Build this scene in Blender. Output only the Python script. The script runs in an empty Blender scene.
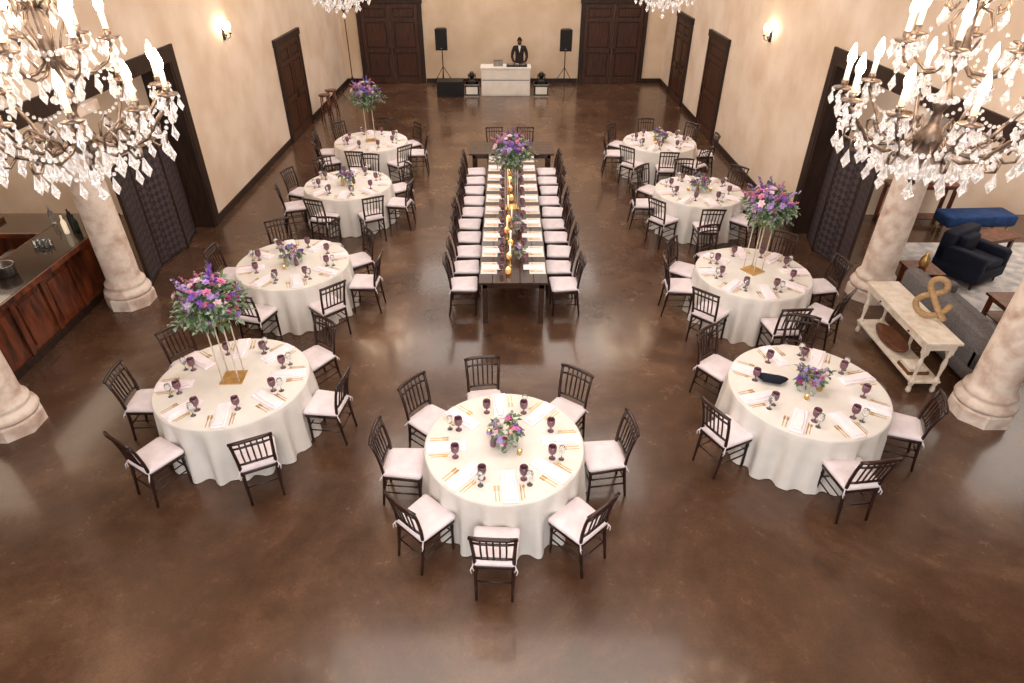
import bpy, math, random
from math import sin, cos, pi, radians, sqrt, atan2
from mathutils import Vector, Matrix
random.seed(7)
sc = bpy.context.scene
col = sc.collection
try:
    sc.view_settings.view_transform = 'Standard'
    sc.view_settings.look = 'None'
    sc.view_settings.exposure = 0.0
except Exception:
    pass

# ------------------------------------------------------------ materials
def s2l(c):
    return tuple(((x/255.0)/12.92 if x/255.0 <= 0.04045 else ((x/255.0+0.055)/1.055)**2.4) for x in c)
def mat(name, c, c2=None, scale=6.0, rough=0.5, metal=0.0, bump=0.0, stretch=(1,1,1), trans=0.0, emit=None, es=0.0,
        coat=0.0, detail=4.0, rough2=None, ior=1.45, sheen=0.0, bscale=None, lo=0.35, hi=0.65):
    m = bpy.data.materials.new(name); m.use_nodes = True
    nt = m.node_tree; b = nt.nodes['Principled BSDF']
    lc = s2l(c); lc2 = s2l(c2) if c2 else tuple(x*0.82 for x in lc)
    tc = nt.nodes.new('ShaderNodeTexCoord'); mp = nt.nodes.new('ShaderNodeMapping')
    mp.inputs['Scale'].default_value = stretch
    nt.links.new(tc.outputs['Object'], mp.inputs['Vector'])
    n = nt.nodes.new('ShaderNodeTexNoise'); n.inputs['Scale'].default_value = scale; n.inputs['Detail'].default_value = detail
    nt.links.new(mp.outputs[0], n.inputs['Vector'])
    r = nt.nodes.new('ShaderNodeValToRGB')
    r.color_ramp.elements[0].position = lo; r.color_ramp.elements[1].position = hi
    r.color_ramp.elements[0].color = (*lc, 1); r.color_ramp.elements[1].color = (*lc2, 1)
    nt.links.new(n.outputs['Fac'], r.inputs['Fac']); nt.links.new(r.outputs['Color'], b.inputs['Base Color'])
    b.inputs['Roughness'].default_value = rough; b.inputs['Metallic'].default_value = metal
    b.inputs['IOR'].default_value = ior
    b.inputs['Transmission Weight'].default_value = trans
    b.inputs['Coat Weight'].default_value = coat
    b.inputs['Sheen Weight'].default_value = sheen
    if rough2 is not None:
        mr = nt.nodes.new('ShaderNodeMapRange'); mr.inputs['To Min'].default_value = rough; mr.inputs['To Max'].default_value = rough2
        nt.links.new(n.outputs['Fac'], mr.inputs['Value']); nt.links.new(mr.outputs[0], b.inputs['Roughness'])
    if bump > 0:
        bp = nt.nodes.new('ShaderNodeBump'); bp.inputs['Strength'].default_value = bump; bp.inputs['Distance'].default_value = 0.02
        n2 = nt.nodes.new('ShaderNodeTexNoise'); n2.inputs['Scale'].default_value = bscale or scale*3; n2.inputs['Detail'].default_value = 5
        nt.links.new(mp.outputs[0], n2.inputs['Vector'])
        nt.links.new(n2.outputs['Fac'], bp.inputs['Height']); nt.links.new(bp.outputs[0], b.inputs['Normal'])
    if emit:
        b.inputs['Emission Color'].default_value = (*s2l(emit), 1); b.inputs['Emission Strength'].default_value = es
    return m

M = {}
M['wall'] = mat('plaster_cream', (240,224,208), (224,202,180), scale=1.1, rough=0.7, bump=0.12, bscale=9, detail=8)
M['wallback'] = mat('plaster_back', (228,207,183), (210,186,159), scale=1.0, rough=0.7, bump=0.12, bscale=9, detail=8)
M['ceil'] = mat('ceiling_paint', (214,198,178), (204,188,168), scale=2, rough=0.9)
M['trim'] = mat('dark_wood_trim', (52,33,25), (35,22,17), scale=3, rough=0.45, stretch=(6,6,1), bump=0.1)
M['door'] = mat('door_walnut', (80,47,33), (52,31,22), scale=3, rough=0.4, stretch=(8,8,0.8), bump=0.15)
M['chair'] = mat('mahogany', (50,22,17), (29,13,10), scale=5, rough=0.28, coat=0.3, stretch=(5,5,1))
M['cushion'] = mat('cushion_cotton', (238,228,234), (226,215,222), scale=9, rough=0.9, sheen=0.2, bump=0.1)
M['cloth'] = mat('linen_white', (236,233,229), (228,224,219), scale=4, rough=0.85, sheen=0.1, bump=0.06, bscale=25)
M['napkin'] = mat('napkin_white', (254,246,252), (248,236,245), scale=8, rough=0.9, bump=0.1)
M['gold'] = mat('gold_metal', (222,188,128), (200,164,102), scale=12, rough=0.35, metal=0.8)
M['goblet'] = mat('mauve_glass', (142,98,114), (108,70,86), scale=20, rough=0.12, trans=0.2, coat=0.6)
M['wood'] = mat('farm_table_wood', (70,44,32), (42,26,19), scale=3, rough=0.32, stretch=(8,1,8), bump=0.12, coat=0.2)
M['stone'] = mat('cantera_stone', (238,224,212), (190,158,142), scale=5, rough=0.85, bump=0.6, bscale=11, detail=9, lo=0.42, hi=0.75)
M['barwood'] = mat('bar_cherry', (120,60,32), (60,28,16), scale=2.5, rough=0.32, stretch=(4,4,1), bump=0.1, coat=0.3)
M['granite'] = mat('black_granite', (38,30,28), (90,66,50), scale=60, rough=0.15, coat=0.5, lo=0.5, hi=0.75)
M['steel'] = mat('steel', (170,165,160), (140,135,130), scale=9, rough=0.3, metal=0.9)
M['iron'] = mat('wrought_iron', (58,46,42), (34,27,25), scale=14, rough=0.4, metal=0.6)
M['pewter'] = mat('antique_pewter', (158,140,128), (92,78,70), scale=14, rough=0.28, metal=0.75)
M['black'] = mat('black_plastic', (22,21,23), (14,13,15), scale=14, rough=0.45)
M['white'] = mat('white_laminate', (240,236,230), (230,226,219), scale=4, rough=0.5)
M['antique'] = mat('antique_white', (236,226,213), (214,199,181), scale=9, rough=0.6, bump=0.15)
M['grey'] = mat('grey_linen', (122,117,117), (101,97,99), scale=30, rough=0.95, bump=0.25)
M['navy'] = mat('navy_velvet', (20,27,48), (13,18,34), scale=10, rough=0.9)
M['blue'] = mat('blue_velvet', (28,66,118), (18,48,94), scale=10, rough=0.85)
M['rug'] = mat('rug_cream', (214,208,202), (160,158,163), scale=5, rough=0.95, bump=0.4, bscale=50)
M['leaf'] = mat('leaf_green', (112,138,92), (70,100,62), scale=14, rough=0.6)
M['leaf2'] = mat('eucalyptus', (158,174,154), (122,144,122), scale=14, rough=0.65)
M['purple'] = mat('petal_purple', (150,104,204), (118,78,182), scale=16, rough=0.7)
M['lav'] = mat('petal_lavender', (208,180,236), (182,150,222), scale=16, rough=0.7)
M['pink'] = mat('petal_pink', (238,160,200), (222,130,178), scale=16, rough=0.7)
M['blush'] = mat('petal_blush', (250,226,236), (242,208,222), scale=16, rough=0.7)
M['magenta'] = mat('petal_magenta', (190,80,150), (160,56,124), scale=16, rough=0.7)
M['wax'] = mat('candle_wax', (250,242,226), (242,232,212), scale=9, rough=0.5, emit=(255,226,192), es=0.5)  # slight emission put into the wax so the candle sleeves glow
M['bulb'] = mat('bulb_flame', (255,240,215), (255,240,215), emit=(255,224,186), es=85)
M['votive'] = mat('votive_glow', (255,190,110), (255,180,100), emit=(255,172,84), es=14)
M['amber'] = mat('amber_votive_glass', (245,200,140), (225,176,112), rough=0.2, emit=(255,165,80), es=0.4)
M['crystal'] = mat('crystal', (255,254,254), (248,246,246), rough=0.02, trans=0.85, ior=1.55, emit=(255,242,234), es=0.13)  # faint emission added to make the crystals look brighter
M['vase'] = mat('clear_glass', (240,244,244), (230,236,236), rough=0.04, trans=0.9)
M['skin'] = mat('skin_brown', (132,88,66), (118,76,56), scale=12, rough=0.55)
M['suit'] = mat('suit_charcoal', (48,36,34), (34,26,26), scale=20, rough=0.85)
M['shirt'] = mat('shirt_white', (230,225,220), (215,210,206), scale=20, rough=0.8)
M['hair'] = mat('hair_black', (20,16,15), (12,10,9), scale=40, rough=0.8)
M['leather'] = mat('leather_brown', (120,72,44), (92,52,30), scale=10, rough=0.5)
M['lightwood'] = mat('light_carved_wood', (190,158,116), (160,126,88), scale=8, rough=0.55, stretch=(1,1,5))
M['bottle'] = mat('bottle_green', (30,50,32), (22,38,24), rough=0.1, trans=0.3)
M['screenwhite'] = mat('speaker_grille', (30,30,33), (18,18,20), scale=90, rough=0.7, bump=0.4)

# floor : stained polished concrete
def floor_mat():
    m = bpy.data.materials.new('stained_concrete'); m.use_nodes = True
    nt = m.node_tree; b = nt.nodes['Principled BSDF']; N = nt.nodes.new; L = nt.links.new
    tc = N('ShaderNodeTexCoord')
    n1 = N('ShaderNodeTexNoise'); n1.inputs['Scale'].default_value = 0.38; n1.inputs['Detail'].default_value = 10; n1.inputs['Roughness'].default_value = 0.64; n1.inputs['Distortion'].default_value = 1.0
    n2 = N('ShaderNodeTexNoise'); n2.inputs['Scale'].default_value = 2.2; n2.inputs['Detail'].default_value = 11; n2.inputs['Roughness'].default_value = 0.72
    n3 = N('ShaderNodeTexNoise'); n3.inputs['Scale'].default_value = 40; n3.inputs['Detail'].default_value = 6
    for n in (n1, n2, n3): L(tc.outputs['Object'], n.inputs['Vector'])
    r1 = N('ShaderNodeValToRGB'); e = r1.color_ramp.elements
    e[0].position = 0.3; e[0].color = (*s2l((66,45,34)), 1); e[1].position = 0.72; e[1].color = (*s2l((126,98,77)), 1)
    mid = r1.color_ramp.elements.new(0.5); mid.color = (*s2l((90,64,48)), 1)
    r2 = N('ShaderNodeValToRGB'); e = r2.color_ramp.elements
    e[0].position = 0.34; e[0].color = (0.70,0.69,0.68,1); e[1].position = 0.68; e[1].color = (1.2,1.2,1.19,1)
    r3 = N('ShaderNodeValToRGB'); e = r3.color_ramp.elements
    e[0].position = 0.3; e[0].color = (0.86,0.86,0.86,1); e[1].position = 0.7; e[1].color = (1.1,1.1,1.1,1)
    L(n1.outputs['Fac'], r1.inputs['Fac']); L(n2.outputs['Fac'], r2.inputs['Fac']); L(n3.outputs['Fac'], r3.inputs['Fac'])
    mx = N('ShaderNodeMixRGB'); mx.blend_type = 'MULTIPLY'; mx.inputs['Fac'].default_value = 1
    L(r1.outputs['Color'], mx.inputs['Color1']); L(r2.outputs['Color'], mx.inputs['Color2'])
    mx2 = N('ShaderNodeMixRGB'); mx2.blend_type = 'MULTIPLY'; mx2.inputs['Fac'].default_value = 1
    L(mx.outputs[0], mx2.inputs['Color1']); L(r3.outputs['Color'], mx2.inputs['Color2'])
    L(mx2.outputs[0], b.inputs['Base Color'])
    mr = N('ShaderNodeMapRange'); mr.inputs['To Min'].default_value = 0.15; mr.inputs['To Max'].default_value = 0.36
    L(n2.outputs['Fac'], mr.inputs['Value']); L(mr.outputs[0], b.inputs['Roughness'])
    b.inputs['Coat Weight'].default_value = 0.3; b.inputs['Coat Roughness'].default_value = 0.1
    b.inputs['IOR'].default_value = 1.5
    bp = N('ShaderNodeBump'); bp.inputs['Strength'].default_value = 0.05; bp.inputs['Distance'].default_value = 0.02
    L(n2.outputs['Fac'], bp.inputs['Height']); L(bp.outputs[0], b.inputs['Normal'])
    return m
M['floor'] = floor_mat()

def quilt_mat():
    m = bpy.data.materials.new('quilted_screen'); m.use_nodes = True
    nt = m.node_tree; b = nt.nodes['Principled BSDF']; N = nt.nodes.new; L = nt.links.new
    tc = N('ShaderNodeTexCoord'); mp = N('ShaderNodeMapping'); mp.inputs['Scale'].default_value = (10,10,10); mp.inputs['Rotation'].default_value = (radians(45),0,0)
    L(tc.outputs['Object'], mp.inputs['Vector'])
    ck = N('ShaderNodeTexChecker'); ck.inputs['Scale'].default_value = 1.1
    ck.inputs['Color1'].default_value = (*s2l((74,62,66)),1); ck.inputs['Color2'].default_value = (*s2l((42,36,41)),1)
    L(mp.outputs[0], ck.inputs['Vector']); L(ck.outputs['Color'], b.inputs['Base Color'])
    bp = N('ShaderNodeBump'); bp.inputs['Strength'].default_value = 0.5
    L(ck.outputs['Fac'], bp.inputs['Height']); L(bp.outputs[0], b.inputs['Normal'])
    b.inputs['Roughness'].default_value = 0.6
    return m
M['quilt'] = quilt_mat()

# ------------------------------------------------------------ mesh builder
class MB:
    def __init__(s): s.v=[]; s.f=[]; s.m=[]; s.s=[]; s.mats=[]; s.X=Matrix.Identity(4)
    def mi(s, k):
        if k not in s.mats: s.mats.append(k)
        return s.mats.index(k)
    def add(s, vs, fs, k, smooth=True):
        o = len(s.v); i = s.mi(k)
        s.v += [tuple(s.X @ Vector(p)) for p in vs]
        for f in fs: s.f.append(tuple(o+j for j in f)); s.m.append(i); s.s.append(smooth)
    def box(s, x0,x1,y0,y1,z0,z1, k, c=0.0):
        if c <= 0:
            vs=[(x0,y0,z0),(x1,y0,z0),(x1,y1,z0),(x0,y1,z0),(x0,y0,z1),(x1,y0,z1),(x1,y1,z1),(x0,y1,z1)]
            s.add(vs, [(3,2,1,0),(4,5,6,7),(0,1,5,4),(1,2,6,5),(2,3,7,6),(3,0,4,7)], k, False)
        else:
            out=[]
            for (cx,cy,a0) in ((x1-c,y1-c,0),(x0+c,y1-c,90),(x0+c,y0+c,180),(x1-c,y0+c,270)):
                for a in (0,30,60,90): out.append((cx+c*cos(radians(a0+a)), cy+c*sin(radians(a0+a))))
            s.loft(out, [(-c*.6,z0),(0,z0+c*.6),(0,z1-c*.6),(-c*.6,z1)], k, absolute=True)
    def loft(s, outline, prof, k, absolute=False, smooth=True):
        n=len(outline); cx=sum(p[0] for p in outline)/n; cy=sum(p[1] for p in outline)/n
        vs=[]; fs=[]
        for (q,z) in prof:
            for (x,y) in outline:
                if absolute:
                    d=sqrt((x-cx)**2+(y-cy)**2) or 1; t=(d+q)/d
                else: t=q
                vs.append((cx+(x-cx)*t, cy+(y-cy)*t, z))
        for i in range(len(prof)-1):
            for j in range(n):
                a=i*n+j; b=i*n+(j+1)%n; fs.append((a,b,b+n,a+n))
        fs.append(tuple(reversed(range(n)))); fs.append(tuple((len(prof)-1)*n+j for j in range(n)))
        s.add(vs, fs, k, smooth)
    def tube(s, pts, rad, k, n=8, flat=1.0, closed=False):
        pts=[Vector(p) for p in pts]; m=len(pts)
        if not isinstance(rad,(list,tuple)): rad=[rad]*m
        vs=[]; fs=[]; up=None
        for i,p in enumerate(pts):
            if closed: t=(pts[(i+1)%m]-pts[i-1]).normalized()
            else: t=(pts[min(i+1,m-1)]-pts[max(i-1,0)]).normalized()
            if up is None:
                up = Vector((0,0,1)) if abs(t.z)<0.9 else Vector((0,1,0))
            u=(up-t*up.dot(t)).normalized(); w=t.cross(u); up=u
            for j in range(n):
                a=2*pi*j/n; vs.append(tuple(p+u*cos(a)*rad[i]+w*sin(a)*rad[i]*flat))
        mm = m if closed else m-1
        for i in range(mm):
            for j in range(n):
                a=i*n+j; b=i*n+(j+1)%n; i2=((i+1)%m)*n
                fs.append((a,b,i2+(j+1)%n,i2+j))
        if not closed:
            fs.append(tuple(reversed(range(n)))); fs.append(tuple((m-1)*n+j for j in range(n)))
        s.add(vs,fs,k,True)
    def lathe(s, prof, k, c=(0,0,0), n=16, cap=True):
        vs=[]; fs=[]
        for (r,z) in prof:
            for j in range(n):
                a=2*pi*j/n; vs.append((c[0]+r*cos(a), c[1]+r*sin(a), c[2]+z))
        for i in range(len(prof)-1):
            for j in range(n):
                a=i*n+j; b=i*n+(j+1)%n; fs.append((a,b,b+n,a+n))
        if cap:
            fs.append(tuple(reversed(range(n)))); fs.append(tuple((len(prof)-1)*n+j for j in range(n)))
        s.add(vs,fs,k,True)
    def ball(s, c, r, k, n=10, m=6):
        if not isinstance(r,(list,tuple)): r=(r,r,r)
        vs=[(c[0],c[1],c[2]-r[2])]
        for i in range(1,m):
            ph=-pi/2+pi*i/m
            for j in range(n):
                a=2*pi*j/n; vs.append((c[0]+r[0]*cos(ph)*cos(a), c[1]+r[1]*cos(ph)*sin(a), c[2]+r[2]*sin(ph)))
        vs.append((c[0],c[1],c[2]+r[2])); fs=[]
        for j in range(n): fs.append((0,1+(j+1)%n,1+j))
        for i in range(m-2):
            for j in range(n):
                a=1+i*n+j; b=1+i*n+(j+1)%n; fs.append((a,b,b+n,a+n))
        l=len(vs)-1; o=1+(m-2)*n
        for j in range(n): fs.append((l,o+j,o+(j+1)%n))
        s.add(vs,fs,k,True)
    def drop(s, c, L, w, k):  # faceted crystal drop, top at c
        x,y,z=c; vs=[(x,y,z)]+[(x+w*cos(a),y+w*sin(a),z-L*.62) for a in (0,pi/3,2*pi/3,pi,4*pi/3,5*pi/3)]+[(x,y,z-L)]
        s.add(vs,[(0,1+i,1+(i+1)%6) for i in range(6)]+[(7,1+(i+1)%6,1+i) for i in range(6)],k,False)
    def mesh(s, name):
        me=bpy.data.meshes.new(name); me.from_pydata(s.v,[],s.f)
        for k in s.mats: me.materials.append(M[k])
        me.polygons.foreach_set('material_index', s.m); me.polygons.foreach_set('use_smooth', s.s)
        me.update(); return me
    def obj(s, name, loc=(0,0,0), rz=0.0, bevel=0.0, parent=None):
        o=bpy.data.objects.new(name, s.mesh(name)); o.location=loc; o.rotation_euler=(0,0,rz); col.objects.link(o)
        if bevel:
            b=o.modifiers.new('bevel','BEVEL'); b.width=bevel; b.segments=2; b.limit_method='ANGLE'
        if parent: o.parent=parent
        return o
def inst(name, me, loc, rz=0.0):
    o=bpy.data.objects.new(name, me); o.location=loc; o.rotation_euler=(0,0,rz); col.objects.link(o); return o
def sbox(name, x0,x1,y0,y1,z0,z1,k,bevel=0):
    b=MB(); cx,cy=(x0+x1)/2,(y0+y1)/2
    b.box(x0-cx,x1-cx,y0-cy,y1-cy,z0,z1,k); return b.obj(name,(cx,cy,0),bevel=bevel)

# ------------------------------------------------------------ room shell
XL, XR, YB, ZC = -6.0, 5.7, 25.0, 7.0
YL, YR, ZH = 12.0, 11.7, 3.2
b=MB(); b.box(-12,12,-4,YB+.3,-.1,0,'floor'); b.obj('floor')
b=MB(); b.box(-12,12,-4,YB+.3,ZC,ZC+.1,'ceil'); b.obj('ceiling')
sbox('wall_back',XL-.5,XR+.5,YB,YB+.3,0,ZC,'wallback')
b=MB(); b.box(XL-.5,XL,YL,YB,0,ZC,'wall'); b.box(XL-.5,XL,-4,YL,ZH,ZC,'wall'); b.obj('wall_left')
b=MB(); b.box(XR,XR+.5,YR,YB,0,ZC,'wall'); b.box(XR,XR+.5,-4,YR,ZH,ZC,'wall'); b.obj('wall_right')
b=MB(); b.box(-12,XL-.5,12.6,12.8,0,3.6,'wall'); b.box(-12,-11.8,-4,12.6,0,3.6,'wall'); b.obj('wall_bar_room')
b=MB(); b.box(XR+.5,12,12.6,12.8,0,3.6,'wall'); b.box(11.8,12,-4,12.6,0,3.6,'wall'); b.obj('wall_lounge')
b=MB(); b.box(-12,XL-.5,-4,12.8,3.6,3.7,'ceil'); b.obj('ceiling_bar_room')
b=MB(); b.box(XR+.5,12,-4,12.8,3.6,3.7,'ceil'); b.obj('ceiling_lounge')
# opening casings
b=MB()
b.box(XL-.54,XL+.03,YL-.06,YL,0,ZH,'trim'); b.box(XL,XL+.04,YL,YL+.2,0,ZH+.2,'trim')
b.box(XL,XL+.04,-4,YL,ZH,ZH+.2,'trim'); b.box(XL-.52,XL+.04,-4,YL,ZH-.06,ZH,'trim'); b.obj('trim_opening_left')
b=MB()
b.box(XR-.03,XR+.54,YR-.06,YR,0,ZH,'trim'); b.box(XR-.04,XR,YR,YR+.2,0,ZH+.2,'trim')
b.box(XR-.04,XR,-4,YR,ZH,ZH+.2,'trim'); b.box(XR-.04,XR+.52,-4,YR,ZH-.06,ZH,'trim'); b.obj('trim_opening_right')
# doors on the walls : local x along wall, y out of wall (toward hall)
def door(name,w,h,loc,rz,leaves=2):
    d=MB(); cw=.14
    d.box(-w/2-cw,-w/2,0,.07,0,h,'trim'); d.box(w/2,w/2+cw,0,.07,0,h,'trim'); d.box(-w/2-cw-.03,w/2+cw+.03,0,.09,h,h+.17,'trim')
    lw=w/leaves
    for i in range(leaves):
        x0=-w/2+i*lw+.008; x1=x0+lw-.016
        d.box(x0,x1,0,.03,.01,h-.005,'trim')
        st=.12
        for (a,c) in ((x0,x0+st),(x1-st,x1)): d.box(a,c,.03,.055,.01,h-.005,'door')
        for (a,c) in ((.01,.22),(h*.4,h*.4+.14),(h*.78,h*.78+.12),(h-.14,h-.005)): d.box(x0+st,x1-st,.03,.055,a,c,'door')
        for (a,c) in ((.27,h*.4-.05),(h*.4+.19,h*.78-.05),(h*.78+.17,h-.19)): d.box(x0+st+.05,x1-st-.05,.03,.048,a,c,'door')
        hx = x1-.06 if i==0 else x0+.06
        d.tube([(hx,.05,1.0),(hx,.1,1.02),(hx,.1,1.18),(hx,.05,1.2)],.012,'iron',6)
    return d.obj(name,loc,rz,bevel=.006)
door('door_1',2.05,2.65,(-4.22,YB-.002,0),pi)
door('door_2',2.1,2.65,(3.78,YB-.002,0),pi)
door('door_3',1.9,2.45,(XL+.002,18.6,0),-pi/2)
door('door_4',1.7,2.45,(XR-.002,22.4,0),pi/2)
door('door_5',1.5,2.45,(XR-.002,18.5,0),pi/2,1)
def bb(name,segs):
    b=MB()
    for s_ in segs: b.box(*s_,0,.16,'trim'); 
    b.obj(name)
bb('baseboard_left',[(XL,XL+.025,YL+.2,17.5),(XL,XL+.025,19.72,YB)])
bb('baseboard_right',[(XR-.025,XR,YR+.2,17.6),(XR-.025,XR,19.4,21.4),(XR-.025,XR,23.42,YB)])
bb('baseboard_back',[(XL+.03,-5.4,YB-.025,YB),(-3.04,2.58,YB-.025,YB),(4.98,XR-.03,YB-.025,YB)])

# columns
def column_mesh():
    c=MB()
    octo=[(.37*cos(radians(22.5+45*i)),.37*sin(radians(22.5+45*i))) for i in range(8)]
    c.loft(octo,[(1,0),(1,.17),(.95,.2)],'stone',smooth=False)
    c.lathe([(.34,.2),(.355,.24),(.34,.29),(.29,.31),(.28,.34),(.305,.37),(.30,.41),(.262,.44),(.25,.5),(.245,1.4),(.235,2.2),(.225,2.72),(.25,2.75),(.25,2.8),(.225,2.83),(.24,2.9),(.33,3.0)],'stone',n=28)
    c.box(-.36,.36,-.36,.36,3.0,3.14,'stone')
    return c.mesh('column')
cm=column_mesh()
for x,y in ((-6.22,9.0),(-6.22,5.96),(-6.22,2.9),(6.07,9.2),(6.07,6.2),(6.07,3.2)): inst('stone_column',cm,(x,y,0))

# ------------------------------------------------------------ folding screens
def screen(name,x,y0,y1,h,sg):
    s=MB(); n=3; dy=(y1-y0)/n
    for i in range(n):
        ya=y0+i*dy; yb=ya+dy; xa=0 if i%2==0 else .16*sg; xb=.16*sg if i%2==0 else 0
        v=Vector((xb-xa,yb-ya,0)); L=v.length; a=atan2(v.y,v.x)
        s.X=Matrix.Translation((xa,ya-y0,0))@Matrix.Rotation(a,4,'Z')
        s.box(.01,L-.01,-.02,.02,.05,h,'quilt')
        s.box(0,.03,-.025,.025,0,h+.01,'trim'); s.box(L-.03,L,-.025,.025,0,h+.01,'trim'); s.box(0,L,-.025,.025,h,h+.02,'trim'); s.box(0,L,-.025,.025,.02,.05,'trim')
    s.obj(name,(x,y0,0))
screen('folding_screen',-6.15,9.5,11.75,2.0,-1)
screen('folding_screen',5.8,9.65,11.5,2.1,1)

# ------------------------------------------------------------ dining chair
def chair_mesh():
    c=MB(); k='chair'
    def post(sx):
        c.tube([(sx*.17,-.245,0),(sx*.172,-.215,.22),(sx*.176,-.19,.44),(sx*.182,-.205,.62),(sx*.19,-.235,.78),(sx*.198,-.275,.925)],[.014,.017,.019,.018,.017,.016],k,8)
    post(-1); post(1)
    for sx in (-1,1):
        c.lathe([(.012,0),(.016,.05),(.015,.3),(.021,.34),(.016,.36),(.021,.4),(.02,.43)],k,(sx*.18,.175,0),8)
    outl=[]
    for (x,y,a0) in ((.185,.175,0),(-.185,.175,90),(-.165,-.18,180),(.165,-.18,270)):
        for a in (0,45,90): outl.append((x+.03*cos(radians(a0+a)), y+.03*sin(radians(a0+a))))
    c.loft(outl,[(.97,.415),(1,.42),(1,.445),(.97,.452)],k)
    c.loft(outl,[(.92,.452),(1.0,.462),(1.04,.478),(1.01,.497),(.9,.51),(.6,.518),(.25,.52)],'cushion')
    def rail(z,y,w,r,bow,flat=1.0):
        c.tube([(-w,y,z),(-w*.6,y-bow*.8,z+.006),(0,y-bow,z+.01),(w*.6,y-bow*.8,z+.006),(w,y,z)],[r*.8,r,r,r,r*.8],k,8,flat)
    rail(.925,-.272,.215,.021,.022); rail(.835,-.252,.19,.013,.02); rail(.565,-.202,.178,.014,.012)
    for x in (-.115,-.058,0,.058,.115):
        bw=1-abs(x)/.2
        c.tube([(x*.95,-.205-.012*bw,.565),(x,-.23-.016*bw,.7),(x,-.254-.02*bw,.835),(x,-.272-.02*bw,.92)],[.009,.0105,.009,.009],k,6)
    for sx in (-1,1):
        c.tube([(sx*.18,.175,.2),(sx*.172,-.215,.2)],.009,k,6); c.tube([(sx*.18,.175,.31),(sx*.174,-.2,.31)],.008,k,6)
    c.tube([(-.18,.175,.26),(.18,.175,.26)],.009,k,6); c.tube([(-.172,-.215,.24),(.172,-.215,.24)],.009,k,6)
    for sx in (-1,1):   # cushion ties
        c.tube([(sx*.16,-.17,.48),(sx*.19,-.2,.475),(sx*.2,-.215,.44),(sx*.185,-.22,.40)],.007,'cushion',5)
        c.tube([(sx*.2,-.215,.45),(sx*.215,-.23,.42),(sx*.205,-.235,.38)],.006,'cushion',5)
    return c.mesh('dining_chair')
chm=chair_mesh()
def chair(x,y,tx,ty,j=0):
    a=atan2(ty-y,tx-x)-pi/2+j
    inst('dining_chair',chm,(x,y,0),a)

# ------------------------------------------------------------ flowers
def blossom(mb,p,nrm,size,k):
    nrm=Vector(nrm).normalized(); t=nrm.orthogonal().normalized(); w=nrm.cross(t); p=Vector(p)
    for (cnt,rr,up,ph) in ((6,1.0,.25,0),(5,.72,.55,.5),(4,.4,.8,.2)):
        for i in range(cnt):
            a=2*pi*i/cnt+ph; da=pi/cnt*1.15
            d=t*cos(a)+w*sin(a); d1=t*cos(a-da)+w*sin(a-da); d2=t*cos(a+da)+w*sin(a+da)
            q0=p; q1=p+(d1*.62*rr+nrm*up*.5)*size; q2=p+(d*rr+nrm*up*.62)*size; q3=p+(d2*.62*rr+nrm*up*.5)*size
            mb.add([q0,q1,q2,q3],[(0,1,2),(0,2,3)],k,True)
def leaf(mb,p,d,L,W,k):
    d=Vector(d).normalized(); s_=d.cross(Vector((random.uniform(-.3,.3),random.uniform(-.3,.3),1))).normalized(); u=s_.cross(d)
    p=Vector(p)
    mb.add([p,p+d*L*.5+s_*W+u*.01,p+d*L-u*L*.15,p+d*L*.5-s_*W+u*.01,p+d*L*.5-u*.006],[(0,1,4),(1,2,4),(2,3,4),(3,0,4)],k,True)
def rdir():
    while True:
        v=Vector((random.uniform(-1,1),random.uniform(-1,1),random.uniform(-1,1)))
        if .1<v.length<1: return v.normalized()
def bouquet(mb,c,R,nf,nl,ns,fs=.05,sq=.8):
    c=Vector(c)
    mb.ball(c,(R*.42,R*.42,R*.36),'leaf',10,6)
    for i in range(nl):
        d=rdir(); d.z=d.z*.9-.05; r=R*random.uniform(.4,1.0)
        p=c+Vector((d.x*r,d.y*r,d.z*r*sq))
        leaf(mb,p,d+rdir()*.6,random.uniform(.07,.14)*(.6+R),random.uniform(.015,.03),random.choice(['leaf','leaf','leaf2']))
    for i in range(nl//6):
        d=rdir(); d.z=abs(d.z)*.6-.25; p0=c+d*R*.4; p1=c+d*R*random.uniform(1.05,1.35)
        mb.tube([p0,(p0+p1)/2+Vector((0,0,.02)),p1],.003,'leaf',4)
        for t in (.5,.65,.8,.95):
            leaf(mb,p0.lerp(p1,t),d+rdir()*.9,.07,.02,'leaf2')
    for i in range(nf):
        d=rdir(); 
        if d.z<-.4: d.z=-d.z
        r=R*random.uniform(.7,1.05); p=c+Vector((d.x*r,d.y*r,d.z*r*sq))
        k=random.choice(['purple','lav','lav','lav','pink','pink','blush','blush','blush','magenta','lav','purple'])
        blossom(mb,p,d,fs*random.uniform(.7,1.3),k)
    for i in range(ns):
        d=rdir(); d.z=abs(d.z)*.9+.25; d.normalize(); k=random.choice(['purple','lav','lav','pink'])
        p0=c+d*R*.5; L=R*random.uniform(.6,.95); p1=p0+d*L
        mb.tube([p0,p1],.004,'leaf',4)
        for j in range(16):
            t=.25+.75*j/15; q=p0.lerp(p1,t); o=rdir(); o=(o-d*o.dot(d)).normalized()
            blossom(mb,q+o*.012,o+d*.4,.024*(1.35-t*.8),k)
def tall_centerpiece():
    m=MB(); h=.80
    m.box(-.13,.13,-.13,.13,0,.012,'gold')
    for sx in (-1,1):
        for sy in (-1,1): m.tube([(sx*.095,sy*.095,.01),(sx*.095,sy*.095,h)],.008,'antique',6)
    m.box(-.11,.11,-.11,.11,h-.004,h+.008,'gold')
    m.lathe([(.06,h+.008),(.075,h+.06),(.07,h+.1)],'white',n=14)
    bouquet(m,(0,0,h+.25),.35,66,380,14,.052,.85)
    return m.mesh('tall_floral_centerpiece')
tcm=tall_centerpiece()
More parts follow.
